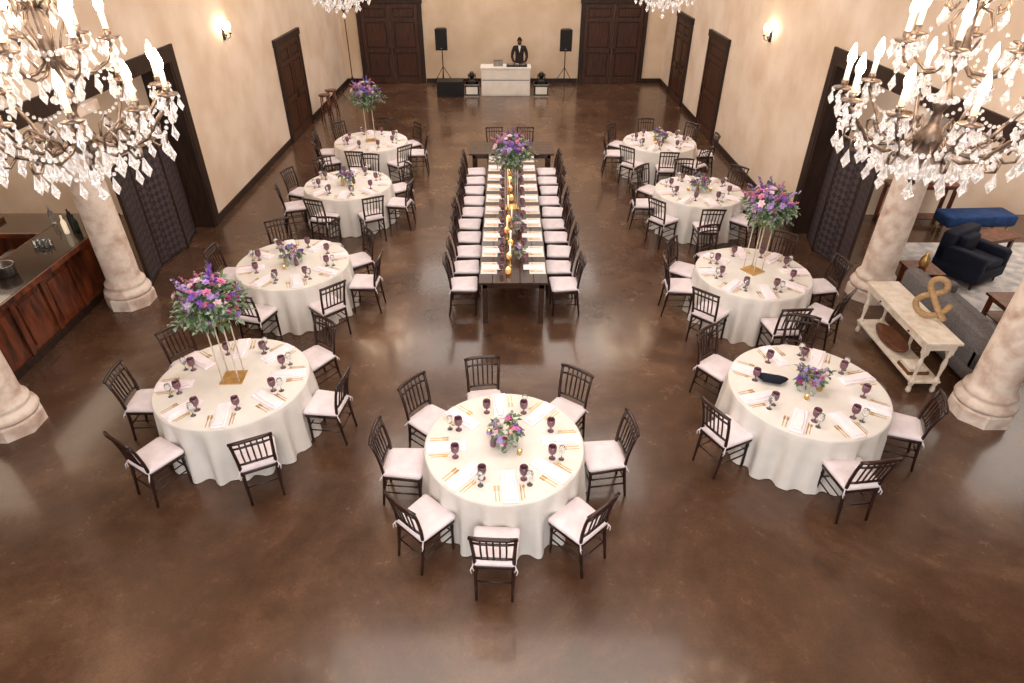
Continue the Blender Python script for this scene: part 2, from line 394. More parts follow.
def low_centerpiece(seed):
    random.seed(seed); m=MB()
    for i in range(5):
        a=i*1.257+seed; r=.12; x,y=r*cos(a),r*sin(a); h=.09+.05*(i%3)
        m.lathe([(.025,0),(.035,.02),(.032,h*.6),(.018,h*.85),(.022,h)],['vase','vase','gold','vase','goblet'][i],(x,y,0),12)
        bouquet(m,(x,y,h+.06),.06,8,15,2 if i<2 else 0,.034,.9)
    for i in range(2):
        a=i*pi+.8+seed; m.lathe([(.02,0),(.026,.02),(.027,.05),(.022,.055)],'gold',(.22*cos(a),.22*sin(a),0),10)
        m.ball((.22*cos(a),.22*sin(a),.052),(.012,.012,.008),'votive',8,4)
    return m.mesh('low_floral_centerpiece')

# ------------------------------------------------------------ place settings
def goblet(mb,x,y,z):
    mb.lathe([(.036,0),(.035,.004),(.009,.012),(.007,.05),(.013,.06),(.036,.078),(.045,.105),(.045,.135),(.041,.168),(.037,.166),(.04,.135),(.032,.085)],'goblet',(x,y,z),12)
def fork(mb,z):
    mb.box(-.004,.004,-.1,.03,z,z+.003,'gold'); mb.box(-.011,.011,.03,.045,z,z+.003,'gold')
    for x in (-.009,-.003,.003,.009): mb.box(x-.0018,x+.0018,.045,.095,z,z+.003,'gold')
def knife(mb,z):
    mb.box(-.005,.005,-.11,.0,z,z+.004,'gold'); mb.add([(-.005,0,z),(.009,0,z),(.009,.08,z),(-.005,.11,z),(-.005,0,z+.003),(.009,0,z+.003),(.009,.08,z+.003),(-.005,.11,z+.003)],[(3,2,1,0),(4,5,6,7),(0,1,5,4),(1,2,6,5),(2,3,7,6),(3,0,4,7)],'gold',False)
def spoon(mb,z):
    mb.box(-.004,.004,-.09,.04,z,z+.003,'gold'); mb.ball((0,.06,z+.004),(.014,.026,.004),'gold',8,4)
def setting_parts(gob,nap,cut,X,z,gl=True):
    nap.X=X; outl=[(-.075,-.0),(.075,-.0),(.077,.2),(.073,.42),(-.073,.42),(-.077,.2)]
    nap.loft(outl,[(1,z),(1.02,z+.010),(.97,z+.02)],'napkin',smooth=False)
    nap.loft([(-.05,.03),(.05,.03),(.055,.2),(.03,.39),(-.03,.39),(-.055,.2)],[(1,z+.02),(1.02,z+.032),(.88,z+.04)],'napkin',smooth=False)
    for (fx,fn) in ((-.14,fork),(-.105,fork),(.105,knife),(.135,spoon)):
        cut.X=X@Matrix.Translation((fx,.14,0)); fn(cut,z)
    gob.X=X; goblet(gob,.15,.3,z)
    if random.random()<.7: 
        gob.lathe([(.03,0),(.03,.003),(.005,.01),(.004,.07),(.03,.1),(.036,.13),(.03,.17)],'vase',(.2,.22,z),10)

# ------------------------------------------------------------ round banquet tables
def round_table(cx,cy,R,angs,extra,seed,rot0=0.0,nset=8,crad=.22):
    random.seed(seed); m=MB(); n=200; H=.76
    vs=[(0,0,H)]; fs=[]; rings=[(R*.5,H,0),(R-.02,H,0),(R-.004,H-.004,0),(R+.003,H-.02,.04),(R+.008,H-.1,.35),(R+.014,H-.24,.75),(R+.022,H-.42,1.1),(R+.03,H-.6,1.3),(R+.042,H-.752,1.4)]
    k1=random.choice([18,19,20,21]); p1=random.random()*6; p2=random.random()*6
    for (r,z,a) in rings:
        for j in range(n):
            th=2*pi*j/n
            c1=cos(k1*th+p1+.5*sin(3*th+p2)); 
            f=.75*(abs(c1)**.7)*(1 if c1>0 else -1)+.35*cos((k1-6)*th+p2)+.15*cos(2.0*k1*th+p1)
            rr=r+a*.036*f; vs.append((rr*cos(th),rr*sin(th),z))
    for j in range(n): fs.append((0,1+j,1+(j+1)%n))
    for i in range(len(rings)-1):
        for j in range(n):
            a_=1+i*n+j; b_=1+i*n+(j+1)%n; fs.append((a_,a_+n,b_+n,b_))
    m.add(vs,fs,'cloth',True)
    m.obj('round_banquet_table',(cx,cy,0))
    gob,nap,cut=MB(),MB(),MB()
    for i in range(nset):
        a=rot0+2*pi*i/nset
        X=Matrix.Rotation(a+pi/2,4,'Z')@Matrix.Translation((0,-(R-.02),0))
        setting_parts(gob,nap,cut,X,H)
    gob.X=nap.X=cut.X=Matrix.Identity(4)
    gob.obj('goblet_set',(cx,cy,0)); nap.obj('napkin_set',(cx,cy,0)); cut.obj('gold_cutlery_set',(cx,cy,0))
    for a in angs:
        r=R+crad+random.uniform(-.02,.04); ar=radians(a)
        chair(cx+r*cos(ar),cy+r*sin(ar),cx,cy,random.uniform(-.1,.1))
    if extra=='tall': inst('tall_floral_centerpiece',tcm,(cx,cy+.04,H),random.uniform(0,.6))
    else: inst('low_floral_centerpiece',low_centerpiece(seed),(cx,cy,H),0)
round_table(-.04,4.82,.83,[180,224,266,313,6,50,103,141],'low',11,radians(5))
round_table(-3.26,5.9,.88,[182,240,299,355,50,140],'tall',12,radians(10),crad=.2)
round_table(-3.39,8.9,.87,[355,38,78,115,172,215,255,310],'low',13,radians(20))
round_table(-3.25,12.37,.87,[345,30,80,125,165,205,255,303],'low',14,radians(3))
round_table(-3.3,15.26,.87,[0,40,85,135,178,215,265,315],'tall',15,radians(12))
round_table(3.49,5.74,.89,[203,134,276,342,72],'low',16,radians(15),crad=.19)
round_table(3.77,8.6,.86,[176,222,275,317,3,50,105,145],'tall',17,radians(0))
round_table(3.79,12.0,.86,[178,222,265,312,355,40,90,135],'low',18,radians(8))
round_table(3.64,15.2,.86,[180,226,268,310,0,42,95,140],'low',19,radians(18))
b=MB(); b.loft([(.16*cos(a)*(1+.25*sin(3*a)),.11*sin(a)*(1+.3*cos(2*a))) for a in [i*pi/10 for i in range(20)]],[(1,0),(1.03,.012),(.8,.03),(.4,.036)],'navy'); b.obj('folded_shawl',(3.1,5.86,.801),-.3)

# ------------------------------------------------------------ long farm table
TX=.08
for i in range(3):
    y0=8.25+i*1.985; y1=y0+1.975
    t=MB(); L=y1-y0; w=.52
    for q in range(5): t.box(-w+q*.208,-w+(q+1)*.208-.004,0,L,.72,.76,'wood')
    t.box(-w+.06,w-.06,.06,.09,.63,.72,'wood'); t.box(-w+.06,w-.06,L-.09,L-.06,.63,.72,'wood')
    t.box(-w+.05,-w+.08,.06,L-.06,.63,.72,'wood'); t.box(w-.08,w-.05,.06,L-.06,.63,.72,'wood')
    for sx in (-1,1):
        for yy in (.1,L-.1): t.box(sx*(w-.09)-.04,sx*(w-.09)+.04,yy-.04,yy+.04,0,.72,'wood')
    t.obj('farm_dining_table',(TX,y0,0),bevel=.004)
t=MB()
for q in range(4): t.box(-.97,.97,q*.225,(q+1)*.225-.004,.72,.76,'wood')
t.box(-.9,.9,.06,.09,.63,.72,'wood'); t.box(-.9,.9,.81,.84,.63,.72,'wood')
for sx in (-1,1):
    for yy in (.1,.8): t.box(sx*.86-.04,sx*.86+.04,yy-.04,yy+.04,0,.72,'wood')
t.obj('head_table',(TX,14.28,0),bevel=.004)
for x in (TX-.4,TX+.35): chair(x,15.5,x,14.5,random.uniform(-.08,.08))
gob,nap,cut=MB(),MB(),MB(); random.seed(5)
for i in range(10):
    y=8.72+i*.575
    for s_ in (-1,1):
        X=Matrix.Translation((s_*.50,y-8.25,0))@Matrix.Rotation(pi/2 if s_>0 else -pi/2,4,'Z')
        nap.X=X; nap.loft([(-.19,.0),(.19,.0),(.19,.25),(-.19,.25)],[(1,.76),(1.0,.764),(.98,.768)],'cloth',smooth=False)
        nap.loft([(-.075,.02),(.075,.02),(.075,.34),(-.075,.34)],[(1,.768),(1.02,.778),(.95,.788)],'napkin',smooth=False)
        for (fx,fn) in ((-.135,fork),(-.105,fork),(.1,knife),(.13,spoon)):
            cut.X=X@Matrix.Translation((fx,.14,0)); fn(cut,.769)
        gob.X=X; goblet(gob,.14,.32,.76)
        chair(TX+s_*.78+random.uniform(-.03,.03),y,TX,y,random.uniform(-.07,.07))
gob.X=nap.X=cut.X=Matrix.Identity(4)
gob.obj('goblet_set',(TX,8.25,0)); nap.obj('placemat_napkin_set',(TX,8.25,0)); cut.obj('gold_cutlery_set',(TX,8.25,0))
inst('tall_floral_centerpiece',tcm,(TX-.02,11.15,.76),.2)
inst('low_floral_centerpiece',low_centerpiece(33),(TX+.05,14.7,.76),.2)
# candles on long table
b=MB(); random.seed(3)
for i in range(23):
    y=.3+i*.245; x=random.uniform(-.1,.0)
    if abs(y-2.9)<.22: continue
    if i%2==0:
        b.lathe([(.034,0),(.042,.02),(.045,.08),(.038,.085)],'amber',(x,y,.76),12); b.ball((x,y,.85),(.02,.02,.024),'votive',8,5)
    else:
        b.lathe([(.035,0),(.03,.01),(.008,.02),(.007,.14),(.02,.16),(.02,.17)],'gold',(x,y,.76),10); b.tube([(x,y,.93),(x,y,1.1)],.013,'wax',8); b.ball((x,y,1.125),(.009,.009,.022),'votive',6,5)
b.obj('votive_candle_row',(TX,8.25,0))
b=MB()
for i in range(5):
    y=.7+i*1.1
    if abs(y-2.9)<.4: continue
    b.lathe([(.025,0),(.035,.02),(.03,.08),(.02,.1)],'vase',(.1,y+.12,.76),10); bouquet(b,(.1,y+.12,.91),.085,10,30,1,.032,.9)
b.obj('bud_vase_row',(TX,8.25,0))

# ------------------------------------------------------------ chandeliers
def chandelier_mesh(chain):
    c=MB(); k='pewter'; random.seed(2)
    c.lathe([(.01,-.6),(.035,-.56),(.05,-.5),(.02,-.44),(.03,-.4),(.09,-.3),(.10,-.22),(.04,-.14),(.03,-.05),(.055,.0),(.06,.05),(.03,.12),(.022,.25),(.05,.32),(.055,.38),(.025,.45),(.02,.6),(.04,.66),(.045,.7),(.02,.76),(.012,.85)],k,n=16)
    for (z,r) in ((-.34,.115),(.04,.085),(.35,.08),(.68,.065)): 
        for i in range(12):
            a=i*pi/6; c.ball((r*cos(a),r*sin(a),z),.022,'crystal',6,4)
    def arm(a,path,candle=.12,sz=1.0):
        ca,sa=cos(a),sin(a)
        P=[(r*ca,r*sa,z) for r,z in path]
        c.tube(P,[.015*sz]*len(P),k,6)
        r,z=path[-1]; x,y=r*ca,r*sa
        c.lathe([(.012,0),(.03,.015),(.07,.03),(.075,.04),(.02,.045),(.025,.06),(.025,.09)],k,(x,y,z),12)
        c.tube([(x,y,z+.08),(x,y,z+.08+candle)],.02,'wax',8)
        c.lathe([(.01,0),(.025,.02),(.032,.05),(.022,.095),(.004,.145)],'bulb',(x,y,z+.08+candle),8)
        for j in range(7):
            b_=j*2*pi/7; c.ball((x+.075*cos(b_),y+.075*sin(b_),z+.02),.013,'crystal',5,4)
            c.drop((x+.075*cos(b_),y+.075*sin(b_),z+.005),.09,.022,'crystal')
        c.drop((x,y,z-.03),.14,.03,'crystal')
    n=10
    low=[(.06,-.22),(.16,-.3),(.3,-.33),(.44,-.27),(.54,-.14),(.62,-.05),(.66,-.0)]
    up=[(.04,.3),(.12,.22),(.22,.2),(.32,.26),(.37,.34),(.38,.38)]
    for i in range(n):
        a=2*pi*i/n+.15; arm(a,low)
        ca,sa=cos(a),sin(a)
        sc_=[(.44,-.27),(.5,-.33),(.56,-.31),(.57,-.25),(.52,-.23),(.5,-.27)]
        c.tube([(r*ca,r*sa,z) for r,z in sc_],.01,k,6)
        sc_=[(.2,-.31),(.24,-.2),(.32,-.15),(.38,-.2),(.34,-.25),(.3,-.22)]
        c.tube([(r*ca,r*sa,z) for r,z in sc_],.01,k,6)
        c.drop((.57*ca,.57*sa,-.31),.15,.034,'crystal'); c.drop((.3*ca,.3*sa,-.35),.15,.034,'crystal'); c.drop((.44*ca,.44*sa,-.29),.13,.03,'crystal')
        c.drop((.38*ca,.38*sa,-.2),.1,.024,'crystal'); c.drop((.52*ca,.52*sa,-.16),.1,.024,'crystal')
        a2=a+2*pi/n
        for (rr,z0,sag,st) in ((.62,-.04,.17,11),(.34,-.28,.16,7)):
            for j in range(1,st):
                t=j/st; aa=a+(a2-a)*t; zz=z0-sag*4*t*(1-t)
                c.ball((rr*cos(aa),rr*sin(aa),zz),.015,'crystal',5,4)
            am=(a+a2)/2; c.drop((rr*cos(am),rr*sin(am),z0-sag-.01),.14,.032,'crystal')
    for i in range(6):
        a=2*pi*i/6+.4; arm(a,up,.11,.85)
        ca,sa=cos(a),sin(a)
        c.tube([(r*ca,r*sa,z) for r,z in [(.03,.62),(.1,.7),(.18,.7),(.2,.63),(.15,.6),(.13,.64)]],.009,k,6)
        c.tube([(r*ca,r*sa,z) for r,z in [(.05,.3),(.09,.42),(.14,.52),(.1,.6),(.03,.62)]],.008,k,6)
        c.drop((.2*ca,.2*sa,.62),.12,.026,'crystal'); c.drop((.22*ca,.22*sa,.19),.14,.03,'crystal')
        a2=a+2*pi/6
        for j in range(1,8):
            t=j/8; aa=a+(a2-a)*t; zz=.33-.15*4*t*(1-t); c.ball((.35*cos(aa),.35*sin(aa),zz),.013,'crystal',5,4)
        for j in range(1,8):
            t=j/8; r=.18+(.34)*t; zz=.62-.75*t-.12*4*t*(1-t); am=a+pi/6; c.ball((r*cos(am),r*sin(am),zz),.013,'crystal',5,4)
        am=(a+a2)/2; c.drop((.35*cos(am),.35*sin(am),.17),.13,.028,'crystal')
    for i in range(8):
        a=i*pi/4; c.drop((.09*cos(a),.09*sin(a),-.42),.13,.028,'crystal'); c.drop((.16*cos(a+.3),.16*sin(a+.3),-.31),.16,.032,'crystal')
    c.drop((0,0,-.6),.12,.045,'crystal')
    z=.85; i=0
    while z<chain-.1:
        ax=i%2
        P=[((.02*cos(t),0,z+.03+.035*sin(t)) if ax else (0,.02*cos(t),z+.03+.035*sin(t))) for t in [q*pi/4 for q in range(8)]]
        c.tube(P,.005,k,5,closed=True); z+=.055; i+=1
    c.lathe([(.08,chain-.05),(.075,chain-.03),(.06,chain)],k,n=16); c.tube([(0,0,z-.03),(0,0,chain-.02)],.006,k,6)
    return c.mesh('crystal_chandelier')
cz=4.2
cmh=chandelier_mesh(ZC-cz)
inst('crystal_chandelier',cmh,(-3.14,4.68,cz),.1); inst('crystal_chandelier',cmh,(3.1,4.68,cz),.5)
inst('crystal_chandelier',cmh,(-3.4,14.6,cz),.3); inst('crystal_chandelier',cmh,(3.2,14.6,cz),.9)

# wall sconces
def sconce():
    s=MB()
    s.lathe([(.06,0),(.05,.01),(.02,.02)],'iron',(0,0,0),12); 
    s.box(-.05,.05,0,.02,-.12,.12,'iron')
    for sx in (-1,1):
        s.tube([(0,.02,-.05),(sx*.05,.06,-.1),(sx*.1,.1,-.08),(sx*.12,.11,-.02)],.009,'iron',6)
        s.lathe([(.01,0),(.035,.015),(.02,.02),(.02,.03)],'iron',(sx*.12,.11,-.02),10)
        s.tube([(sx*.12,.11,0),(sx*.12,.11,.08)],.014,'wax',8)
        s.lathe([(.012,0),(.028,.03),(.034,.06),(.024,.1),(.005,.14)],'bulb',(sx*.12,.11,.08),8)
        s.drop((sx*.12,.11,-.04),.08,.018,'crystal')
    return s.mesh('wall_sconce')
scm=sconce()
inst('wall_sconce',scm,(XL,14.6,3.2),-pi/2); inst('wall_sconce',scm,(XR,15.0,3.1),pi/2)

# ------------------------------------------------------------ bar on the left
b=MB(); x0,x1=-7.4,-6.77; y0,y1=6.6,9.4
b.box(x0,x1,y0,y1,.0,1.03,'barwood'); b.box(x0-2.9,x1,y1,y1+.6,0,1.03,'barwood')
b.box(x1,x1+.03,y0,y1+.6,0,.12,'trim'); b.box(x1,x1+.03,y0,y1+.6,.93,1.03,'barwood')
for i in range(5):
    ya=y0+i*(y1+.6-y0)/5; yb=ya+(y1+.6-y0)/5
    b.box(x1,x1+.03,ya,ya+.09,.12,.93,'barwood'); b.box(x1,x1+.02,ya+.15,yb-.06,.2,.85,'barwood')
b.box(x0-.08,x1+.1,y0-.08,y1+.68,1.03,1.08,'granite'); b.box(x0-2.9,x0-.08,y1-.08,y1+.68,1.03,1.08,'granite')
b.box(x1+.1,x1+.14,y0-.12,y1+.72,1.0,1.08,'barwood'); b.box(x0-2.9,x1+.1,y1+.68,y1+.72,1.0,1.08,'barwood')
b.box(x0-2.9,x0-.08,y1-.12,y1-.08,1.0,1.08,'barwood'); b.box(x0-.12,x0-.08,y0,y1-.12,1.0,1.08,'barwood')
b.obj('wooden_bar_counter',bevel=.006)
b=MB(); b.box(-8.0,-7.55,6.8,9.2,0,.85,'steel')
b.box(-7.95,-7.6,7.0,7.5,.85,.87,'black'); b.box(-7.95,-7.6,7.9,8.4,.85,.87,'black'); b.tube([(-7.57,7.7,.85),(-7.57,7.7,1.1),(-7.65,7.7,1.14),(-7.72,7.7,1.08)],.012,'steel',8)
b.obj('bar_sink_unit')
b=MB(); b.box(-11.75,-11.2,5.5,12.2,0,.95,'barwood'); b.box(-11.78,-11.15,5.45,12.25,.95,1.0,'granite')
for z in (1.5,1.9,2.3): b.box(-11.78,-11.45,6,12,z,z+.04,'barwood')
b.obj('back_bar_cabinet')
def bottle(mb,x,y,z,k):
    mb.lathe([(.036,0),(.038,.02),(.038,.18),(.03,.21),(.014,.24),(.013,.3),(.015,.305)],k,(x,y,z),10)
b=MB(); random.seed(4)
BT=1.081
for i,(x,y) in enumerate([(-6.9,9.35),(-7.0,9.45),(-6.85,9.5),(-7.05,9.3),(-7.1,9.55),(-7.5,9.7)]): bottle(b,x,y,BT,['bottle','black','goblet','wax','bottle','vase'][i])
b.obj('liquor_bottle_group')
b=MB()
for i in range(10): bottle(b,-11.6,6.3+i*.55,2.341,random.choice(['bottle','black','leather','vase']))
b.obj('shelf_bottle_row')
b=MB()
b.lathe([(.12,0),(.13,.01),(.14,.16),(.145,.17),(.13,.165),(.12,.02)],'steel',n=20); b.obj('ice_bucket',(-7.1,7.9,BT))
b=MB()
for i in range(6):
    x=(i%3)*.09; y=(i//3)*.09; b.lathe([(.03,0),(.035,.1),(.033,.1),(.028,.01)],'vase',(x,y,0),10)
b.obj('bar_glass_group',(-7.25,8.8,BT))
b=MB(); b.box(-.2,.2,-.13,.13,.0,.02,'leather'); b.box(-.2,-.18,-.13,.13,.02,.06,'leather'); b.box(.18,.2,-.13,.13,.02,.06,'leather'); b.obj('serving_tray',(-8.6,9.7,BT))

# ------------------------------------------------------------ right: console, sofa, lounge
def console():
    c=MB(); k='antique'; L=1.55; w=.2
    c.box(-w-.03,w+.03,-L/2-.04,L/2+.04,.8,.835,k); c.box(-w,w,-L/2,L/2,.7,.8,k)
    c.box(-w,w,-L/2,L/2,.17,.2,k)
    for sx in (-1,1):
        for yy in (-L/2+.04,0,L/2-.04):
            if yy==0 and sx<0: continue
            c.box(sx*(w-.04)-.035,sx*(w-.04)+.035,yy-.035,yy+.035,.62,.7,k)
            c.lathe([(.02,.0),(.035,.03),(.03,.08),(.02,.1),(.035,.14),(.035,.22),(.018,.25),(.022,.35),(.034,.45),(.026,.52),(.018,.56),(.034,.6),(.03,.63)],k,(sx*(w-.04),yy,0),12)
    for yy in (-.38,.38):
        c.box(-w-.012,-w,yy-.3,yy+.3,.715,.785,k); c.ball((-w-.025,yy,.75),.015,'iron',8,5)
    return c.obj('console_table',(5.53,7.35,0),bevel=.004)
console()
amp=[(.32,.0),(.2,.12),(.06,.3),(-.02,.42),(-.01,.52),(.08,.57),(.17,.52),(.17,.42),(.08,.33),(-.06,.24),(-.12,.13),(-.06,.02),(.07,-.02),(.2,.04),(.28,.15),(.31,.24)]
def cat(P,sub=4):
    out=[]; n=len(P)
    for i in range(n-1):
        p0=P[max(i-1,0)];p1=P[i];p2=P[i+1];p3=P[min(i+2,n-1)]
        for j in range(sub):
            t=j/sub; out.append(tuple(.5*((2*p1[d])+(-p0[d]+p2[d])*t+(2*p0[d]-5*p1[d]+4*p2[d]-p3[d])*t*t+(-p0[d]+3*p1[d]-3*p2[d]+p3[d])*t**3) for d in range(len(p1))))
    out.append(P[-1]); return out
b=MB(); b.tube([(y*.9,.012*(-1 if i<28 else 1)+z*.1,z*.9+.062) for i,(y,z) in enumerate(cat(amp))],.04,'lightwood',8); b.obj('ampersand_sign',(5.54,7.2,.837),-.85)
# long carved dough-bowl tray on the lower shelf
b=MB(); b.loft([(.15*cos(a),.36*sin(a)) for a in [i*pi/14 for i in range(28)]],[(.7,0),(.95,.06),(1.02,.1),(.95,.1),(.6,.02)],'leather'); b.obj('wooden_dough_bowl',(5.51,7.5,.202))
b=MB(); b.box(-.14,.14,-.14,.14,0,.04,'leather'); b.box(-.12,.12,-.12,.12,.04,.08,'antique'); b.obj('stacked_books',(5.5,6.86,.202))
def sofa(name,loc,rz,w,d,k,legs='trim'):
    s=MB()
    s.box(-w/2,w/2,-d/2,d/2,.12,.34,k,.04); s.box(-w/2,w/2,-d/2,-d/2+.2,.3,.82,k,.06)
    for sx in (-1,1): s.box(min(sx*w/2,sx*(w/2-.17)),max(sx*w/2,sx*(w/2-.17)),-d/2,d/2,.3,.6,k,.06)
    n=max(1,round((w-.34)/.75)); cw=(w-.34)/n
    for i in range(n):
        x0=-w/2+.17+i*cw+.005; s.box(x0,x0+cw-.01,-d/2+.2,d/2-.01,.34,.47,k,.04); s.box(x0+.02,x0+cw-.02,-d/2+.18,-d/2+.33,.46,.76,k,.06)
    for sx in (-1,1):
        for sy in (-1,1): s.lathe([(.018,0),(.028,.13)],legs,(sx*(w/2-.08),sy*(d/2-.08),0),8)
    return s.obj(name,loc,rz)
RZ=.0145
sofa('grey_sofa',(6.55,7.65,0),-pi/2,2.0,.85,'grey')
sofa('navy_armchair',(8.0,9.8,RZ),pi+.5,.85,.8,'navy')
sofa('navy_armchair',(9.9,8.7,RZ),pi/2+.2,.8,.8,'navy')
def low_table(name,loc,rz,w,d,h,k):
    t=MB(); t.box(-w/2,w/2,-d/2,d/2,h-.04,h,k); t.box(-w/2+.05,w/2-.05,-d/2+.05,d/2-.05,h-.1,h-.04,k); t.box(-w/2+.05,w/2-.05,-d/2+.05,d/2-.05,.12,.14,k)
    for sx in (-1,1):
        for sy in (-1,1): t.box(sx*(w/2-.07)-.03,sx*(w/2-.07)+.03,sy*(d/2-.07)-.03,sy*(d/2-.07)+.03,0,h-.04,k)
    return t.obj(name,loc,rz,bevel=.005)
low_table('coffee_table',(7.72,7.95,RZ),0,.6,1.1,.45,'barwood')
low_table('side_table',(6.75,9.15,0),0,.5,.5,.55,'barwood')
low_table('hall_table',(8.3,12.2,0),0,1.4,.4,.85,'barwood')
low_table('coffee_table',(8.9,10.65,RZ),.3,.8,.45,.42,'barwood')
b=MB(); b.lathe([(.05,0),(.08,.06),(.07,.16),(.03,.22),(.035,.26)],'gold',n=16); b.obj('gold_vase',(6.75,9.15,.55))
b=MB(); b.lathe([(.07,0),(.11,.08),(.09,.2),(.04,.27),(.05,.3)],'antique',n=16); bouquet(b,(0,0,.42),.16,14,60,3,.04,.9); b.obj('vase_with_flowers',(8.5,12.2,.85))
b=MB(); b.box(-.7,.7,-.24,.24,.25,.46,'blue',.05)
for sx in (-1,1):
    for sy in (-1,1): b.lathe([(.015,0),(.025,.26)],'gold',(sx*.6,sy*.17,0),8)
b.obj('blue_bench',(9.2,11.62,0),.05)
b=MB(); b.box(-1.97,1.97,-2,2,.0,.014,'rug'); b.obj('area_rug',(9.22,9.2,.0))
b=MB()
for (x,z0,z1) in ((7.9,1.35,2.15),(9.2,1.35,2.15)):
    b.box(x-.34,x+.34,12.56,12.6,z0,z1,'gold'); b.box(x-.28,x+.28,12.55,12.56,z0+.06,z1-.06,'blush')
b.obj('framed_picture_pair')

# ------------------------------------------------------------ DJ area
b=MB(); w=.84
b.box(-w,w,0,.04,.0,.86,'white'); b.box(-w,-w+.04,.04,.6,0,.86,'white'); b.box(w-.04,w,.04,.6,0,.86,'white'); b.box(-w-.03,w+.03,-.03,.64,.86,.92,'white')
b.box(-w+.02,w-.02,-.012,0,.5,.52,'grey'); b.box(-w+.02,w-.02,-.012,0,.04,.48,'white'); b.box(-w+.02,w-.02,-.012,0,.54,.84,'white')
b.obj('dj_booth',(-.08,23.0,0),bevel=.005)
b=MB(); b.box(-.35,.35,-.17,.17,0,.05,'black')
for sx in (-1,1): b.lathe([(.11,0),(.115,.01),(.1,.02)],'steel',(sx*.21,0,.05),18)
for i in range(4): b.lathe([(.012,0),(.01,.025)],'white',(-.05+.035*i,.08,.05),8); b.box(-.055+.035*i,-.045+.035*i,-.12,.02,.05,.055,'white')
b.obj('dj_controller',(.3,23.25,.92))
b=MB(); b.box(-.16,.16,-.11,.11,0,.015,'steel'); b.X=Matrix.Translation((0,-.11,.015))@Matrix.Rotation(radians(15),4,'X'); b.box(-.16,.16,-.008,0,0,.21,'steel'); b.X=Matrix.Identity(4); b.obj('laptop',(-.35,23.33,.92),.1)
def speaker(x,y,base):
    s=MB()
    top=1.3
    s.tube([(0,0,.3),(0,0,top+.05)],.018,'black',8)
    for i in range(3):
        a=i*2*pi/3+.5; s.tube([(0,0,.75),(.5*cos(a),.5*sin(a),.015)],.012,'black',6); s.tube([(0,0,.3),(.3*cos(a),.3*sin(a),.34)],.008,'black',6)
    s.loft([(-.21,-.17),(.21,-.17),(.15,.18),(-.15,.18)],[(1,top),(1,top+.68)],'black',smooth=False)
    s.box(-.185,.185,-.185,-.17,top+.03,top+.65,'screenwhite')
    s.box(-.03,.03,-.19,-.185,top+.06,top+.08,'steel')
    s.obj('pa_speaker',(x,y,base),bevel=.01)
speaker(-2.32,24.1,0); speaker(2.0,23.9,0)
b=MB(); b.box(-.45,.45,-.3,.3,0,.5,'black'); b.box(-.42,.42,-.312,-.3,.03,.47,'screenwhite'); b.obj('subwoofer',(-2.0,23.1,0),bevel=.012)
def case(x,y):
    b=MB(); b.box(-.24,.24,-.22,.22,0,.4,'black')
    for z in (0,.37): b.box(-.25,.25,-.23,.23,z,z+.03,'steel')
    b.box(-.2,.2,-.232,-.23,.08,.32,'white'); b.obj('road_case',(x,y,0),bevel=.006)
    m=MB(); m.box(-.13,.13,-.13,.13,0,.08,'black')
    for sx in (-1,1): m.box(sx*.12-.015,sx*.12+.015,-.05,.05,.08,.3,'black')
    m.ball((0,0,.25),(.1,.11,.12),'black',12,8); m.lathe([(.06,0),(.07,.02),(.05,.03)],'steel',(0,0,.35),12); m.obj('moving_head_light',(x,y,.4))
case(-1.25,23.1); case(1.15,23.1)
b=MB(); b.tube([(0,0,.0),(0,0,2.9)],.016,'black',8)
for i in range(3):
    a=i*2*pi/3+.9; b.tube([(0,0,.6),(.45*cos(a),.45*sin(a),.015)],.012,'black',6)
b.box(-.35,.35,-.02,.02,2.88,2.92,'black')
for x in (-.28,0,.28): b.lathe([(.05,-.16),(.06,-.02),(.03,0)],'black',(x,0,2.88),10)
b.obj('light_stand',(-5.4,23.2,0))
# bar stool
b=MB(); b.lathe([(.17,.72),(.18,.735),(.175,.76),(.1,.765)],'barwood',n=20)
for i in range(4):
    a=i*pi/2+pi/4; b.tube([(.12*cos(a),.12*sin(a),.72),(.2*cos(a),.2*sin(a),0)],.018,'barwood',8)
    a2=a+pi/2
    for z,r in ((.25,.172),(.45,.15)): b.tube([(r*cos(a),r*sin(a),z),(r*cos(a2),r*sin(a2),z)],.011,'barwood',6)
stm=b.mesh('bar_stool')
inst('bar_stool',stm,(-5.55,19.9,0)); inst('bar_stool',stm,(-5.5,20.5,0),.5)

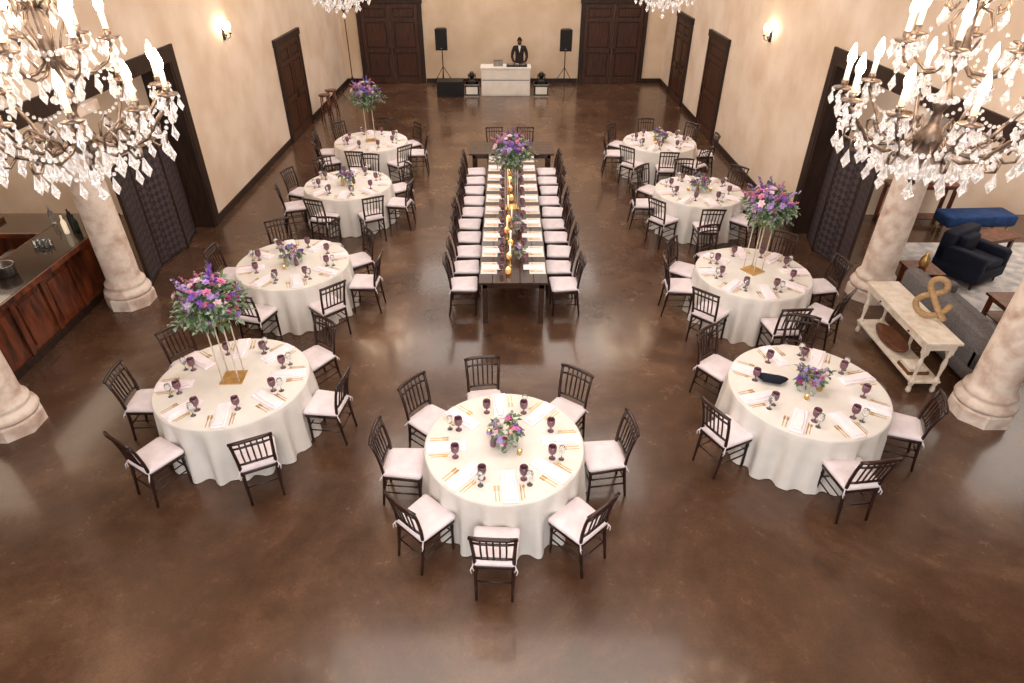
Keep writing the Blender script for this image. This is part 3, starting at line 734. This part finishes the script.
# ------------------------------------------------------------ DJ person
def person(loc):
    root=bpy.data.objects.new('dj_person',None); root.location=loc; col.objects.link(root)
    def skin(name,V,E,R,k,rootv=0,sub=2):
        me=bpy.data.meshes.new(name); me.from_pydata(V,E,[]); me.materials.append(M[k])
        o=bpy.data.objects.new(name,me); col.objects.link(o); o.parent=root
        sk=o.modifiers.new('skin','SKIN'); sk.use_smooth_shade=True
        for i,r in enumerate(R): me.skin_vertices[0].data[i].radius=r if isinstance(r,tuple) else (r,r)
        for d in me.skin_vertices[0].data: d.use_root=False
        me.skin_vertices[0].data[rootv].use_root=True
        s=o.modifiers.new('sub','SUBSURF'); s.levels=sub; s.render_levels=sub
        return o
    V=[(0,0,.95),(0,0,1.08),(0,-.01,1.25),(0,-.02,1.40),(0,-.03,1.48)]
    R=[(.15,.11),(.145,.105),(.165,.115),(.15,.1),(.07,.06)]
    E=[(0,1),(1,2),(2,3),(3,4)]
    for s_ in (-1,1):
        n=len(V); V+=[(s_*.175,-.02,1.415),(s_*.235,-.04,1.28),(s_*.26,-.08,1.13),(s_*.22,-.24,1.04),(s_*.17,-.36,1.0)]; R+=[.075,.062,.052,.045,.036]
        E+=[(3,n),(n,n+1),(n+1,n+2),(n+2,n+3),(n+3,n+4)]
        n=len(V); V+=[(s_*.1,0,.86),(s_*.105,-.01,.5),(s_*.11,.02,.1)]; R+=[.095,.066,.052]
        E+=[(0,n),(n,n+1),(n+1,n+2)]
    skin('suit_body',V,E,R,'suit')
    skin('neck',[(0,-.03,1.44),(0,-.04,1.5),(0,-.055,1.58)],[(0,1),(1,2)],[.055,.052,.055],'skin')
    h=MB(); h.X=Matrix.Translation((0,-.07,1.64))@Matrix.Rotation(radians(22),4,'X')
    n,m=24,16; vs=[];fs=[]
    for i in range(m+1):
        ph=-pi/2+pi*i/m; z=sin(ph)
        for j in range(n):
            a=2*pi*j/n; x=cos(ph)*cos(a); y=cos(ph)*sin(a)
            jaw=1-.28*max(0,-z)**1.2
            X=.077*x*jaw; Y=.098*y*(jaw if y<0 else 1-.25*max(0,-z)); Z=.118*z
            if y<0:
                f=-y
                if abs(x)<.22 and -.35<z<.12: Y-=.022*(1-abs(x)/.22)*(1-(z+.35)/.6 if z>-.25 else .6)*f
                if .05<z<.3: Y-=.004*f
                if .1<abs(x)<.5 and -.02<z<.12: Y+=.007*f
                if abs(x)<.35 and z<-.7: Y-=.006
            vs.append((X,Y,Z))
    for i in range(m):
        for j in range(n):
            a=i*n+j; b_=i*n+(j+1)%n; fs.append((a,b_,b_+n,a+n))
    h.add(vs,fs,'skin')
    for s_ in (-1,1):
        h.ball((s_*.078,.005,0),(.012,.022,.033),'skin',8,6)
        h.ball((s_*.03,-.084,.01),(.012,.01,.008),'shirt',8,6); h.ball((s_*.03,-.092,.01),(.005,.004,.005),'hair',6,4)
        h.tube([(s_*.015,-.093,.03),(s_*.03,-.096,.035),(s_*.047,-.084,.03)],.004,'hair',5)
    h.tube([(-.026,-.083,-.055),(0,-.093,-.056),(.026,-.083,-.055)],.006,'leather',6)
    h.tube([(-.06,-.03,-.07),(-.045,-.065,-.095),(0,-.085,-.105),(.045,-.065,-.095),(.06,-.03,-.07)],.012,'hair',6)
    vs=[];fs=[]
    for i in range(8):
        ph=radians(8+82*i/7)
        for j in range(n):
            a=2*pi*j/n; yy=sin(a); lift=.35*max(0,-yy)*(1-i/7)
            p=min(pi/2,ph+lift); vs.append((.081*cos(p)*cos(a),.102*cos(p)*yy+.002,.122*sin(p)))
    for i in range(7):
        for j in range(n):
            a=i*n+j; b_=i*n+(j+1)%n; fs.append((a,b_,b_+n,a+n))
    h.add(vs,fs,'hair'); h.obj('head',parent=root)
    s_=MB(); s_.add([(-.045,-.128,1.46),(.045,-.128,1.46),(0,-.15,1.27),(0,-.1,1.5)],[(0,2,1),(0,1,3)],'shirt'); s_.tube([(-.058,-.05,1.505),(-.04,-.1,1.495),(0,-.122,1.47),(.04,-.1,1.495),(.058,-.05,1.505)],.012,'shirt',6); s_.obj('shirt_collar',parent=root)
    for sd in (-1,1):
        hd=MB(); wx=sd*.165; wy=-.37; z=.998
        hd.ball((wx,wy-.045,z),(.04,.05,.016),'skin',12,8)
        for i,(dx,L) in enumerate(((-.028,.062),(-.01,.072),(.01,.068),(.028,.054))):
            x=wx+dx; hd.tube([(x,wy-.075,z+.002),(x+dx*.1,wy-.09-L*.35,z+.004),(x+dx*.15,wy-.09-L*.7,z-.005),(x+dx*.15,wy-.088-L*.9,z-.013)],[.009,.0088,.008,.006],'skin',7)
        hd.tube([(wx-sd*.03,wy-.03,z),(wx-sd*.052,wy-.055,z-.003),(wx-sd*.056,wy-.085,z-.01)],[.011,.01,.007],'skin',7)
        hd.obj('hand_'+('left' if sd>0 else 'right'),parent=root)
        sh=MB(); sh.loft([(sd*.11+.05*cos(a),-.05+.14*sin(a)) for a in [i*pi/10 for i in range(20)]],[(1,0),(1.03,.02),(.95,.05),(.6,.09),(.45,.1)],'black'); sh.obj('shoe_'+('left' if sd>0 else 'right'),parent=root)
person((.4,23.82,0))

# ------------------------------------------------------------ lights
def area(name,loc,sx,sy,e,c=(1,.915,.84),rot=(0,0,0)):
    l=bpy.data.lights.new(name,'AREA'); l.shape='RECTANGLE'; l.size=sx; l.size_y=sy; l.energy=e; l.color=c
    o=bpy.data.objects.new(name,l); o.location=loc; o.rotation_euler=rot; col.objects.link(o); return o
for y,e in ((0.5,235),(6,240),(12,235),(17.5,250),(22.5,240)):
    area('added_hall_fill',(0,y,6.9),7,2.4,e)  # added overhead fill panels for soft hall light, not actual fixtures
area('added_bar_fill',(-9.8,9.5,3.5),3,4,110,(1,.8,.6)); area('added_lounge_fill',(10,10,3.5),3,4.5,140,(1,.91,.82))  # added fills that brighten the two side rooms, no fixtures there
area('rear_window_light',(0,-3.6,4.2),9,4,400,(1,.97,.96),(radians(80),0,0))
w=bpy.data.worlds.new('world'); sc.world=w; w.use_nodes=True
w.node_tree.nodes['Background'].inputs[0].default_value=(1,.93,.87,1); w.node_tree.nodes['Background'].inputs[1].default_value=.35

# ------------------------------------------------------------ camera
cd=bpy.data.cameras.new('camera'); cd.lens=630/1024*36; cd.sensor_width=36; cd.shift_x=4/1024; cd.clip_end=200
co=bpy.data.objects.new('camera',cd); co.location=(0,0,5.35); co.rotation_euler=(radians(90-34.4),0,0); col.objects.link(co); sc.camera=co
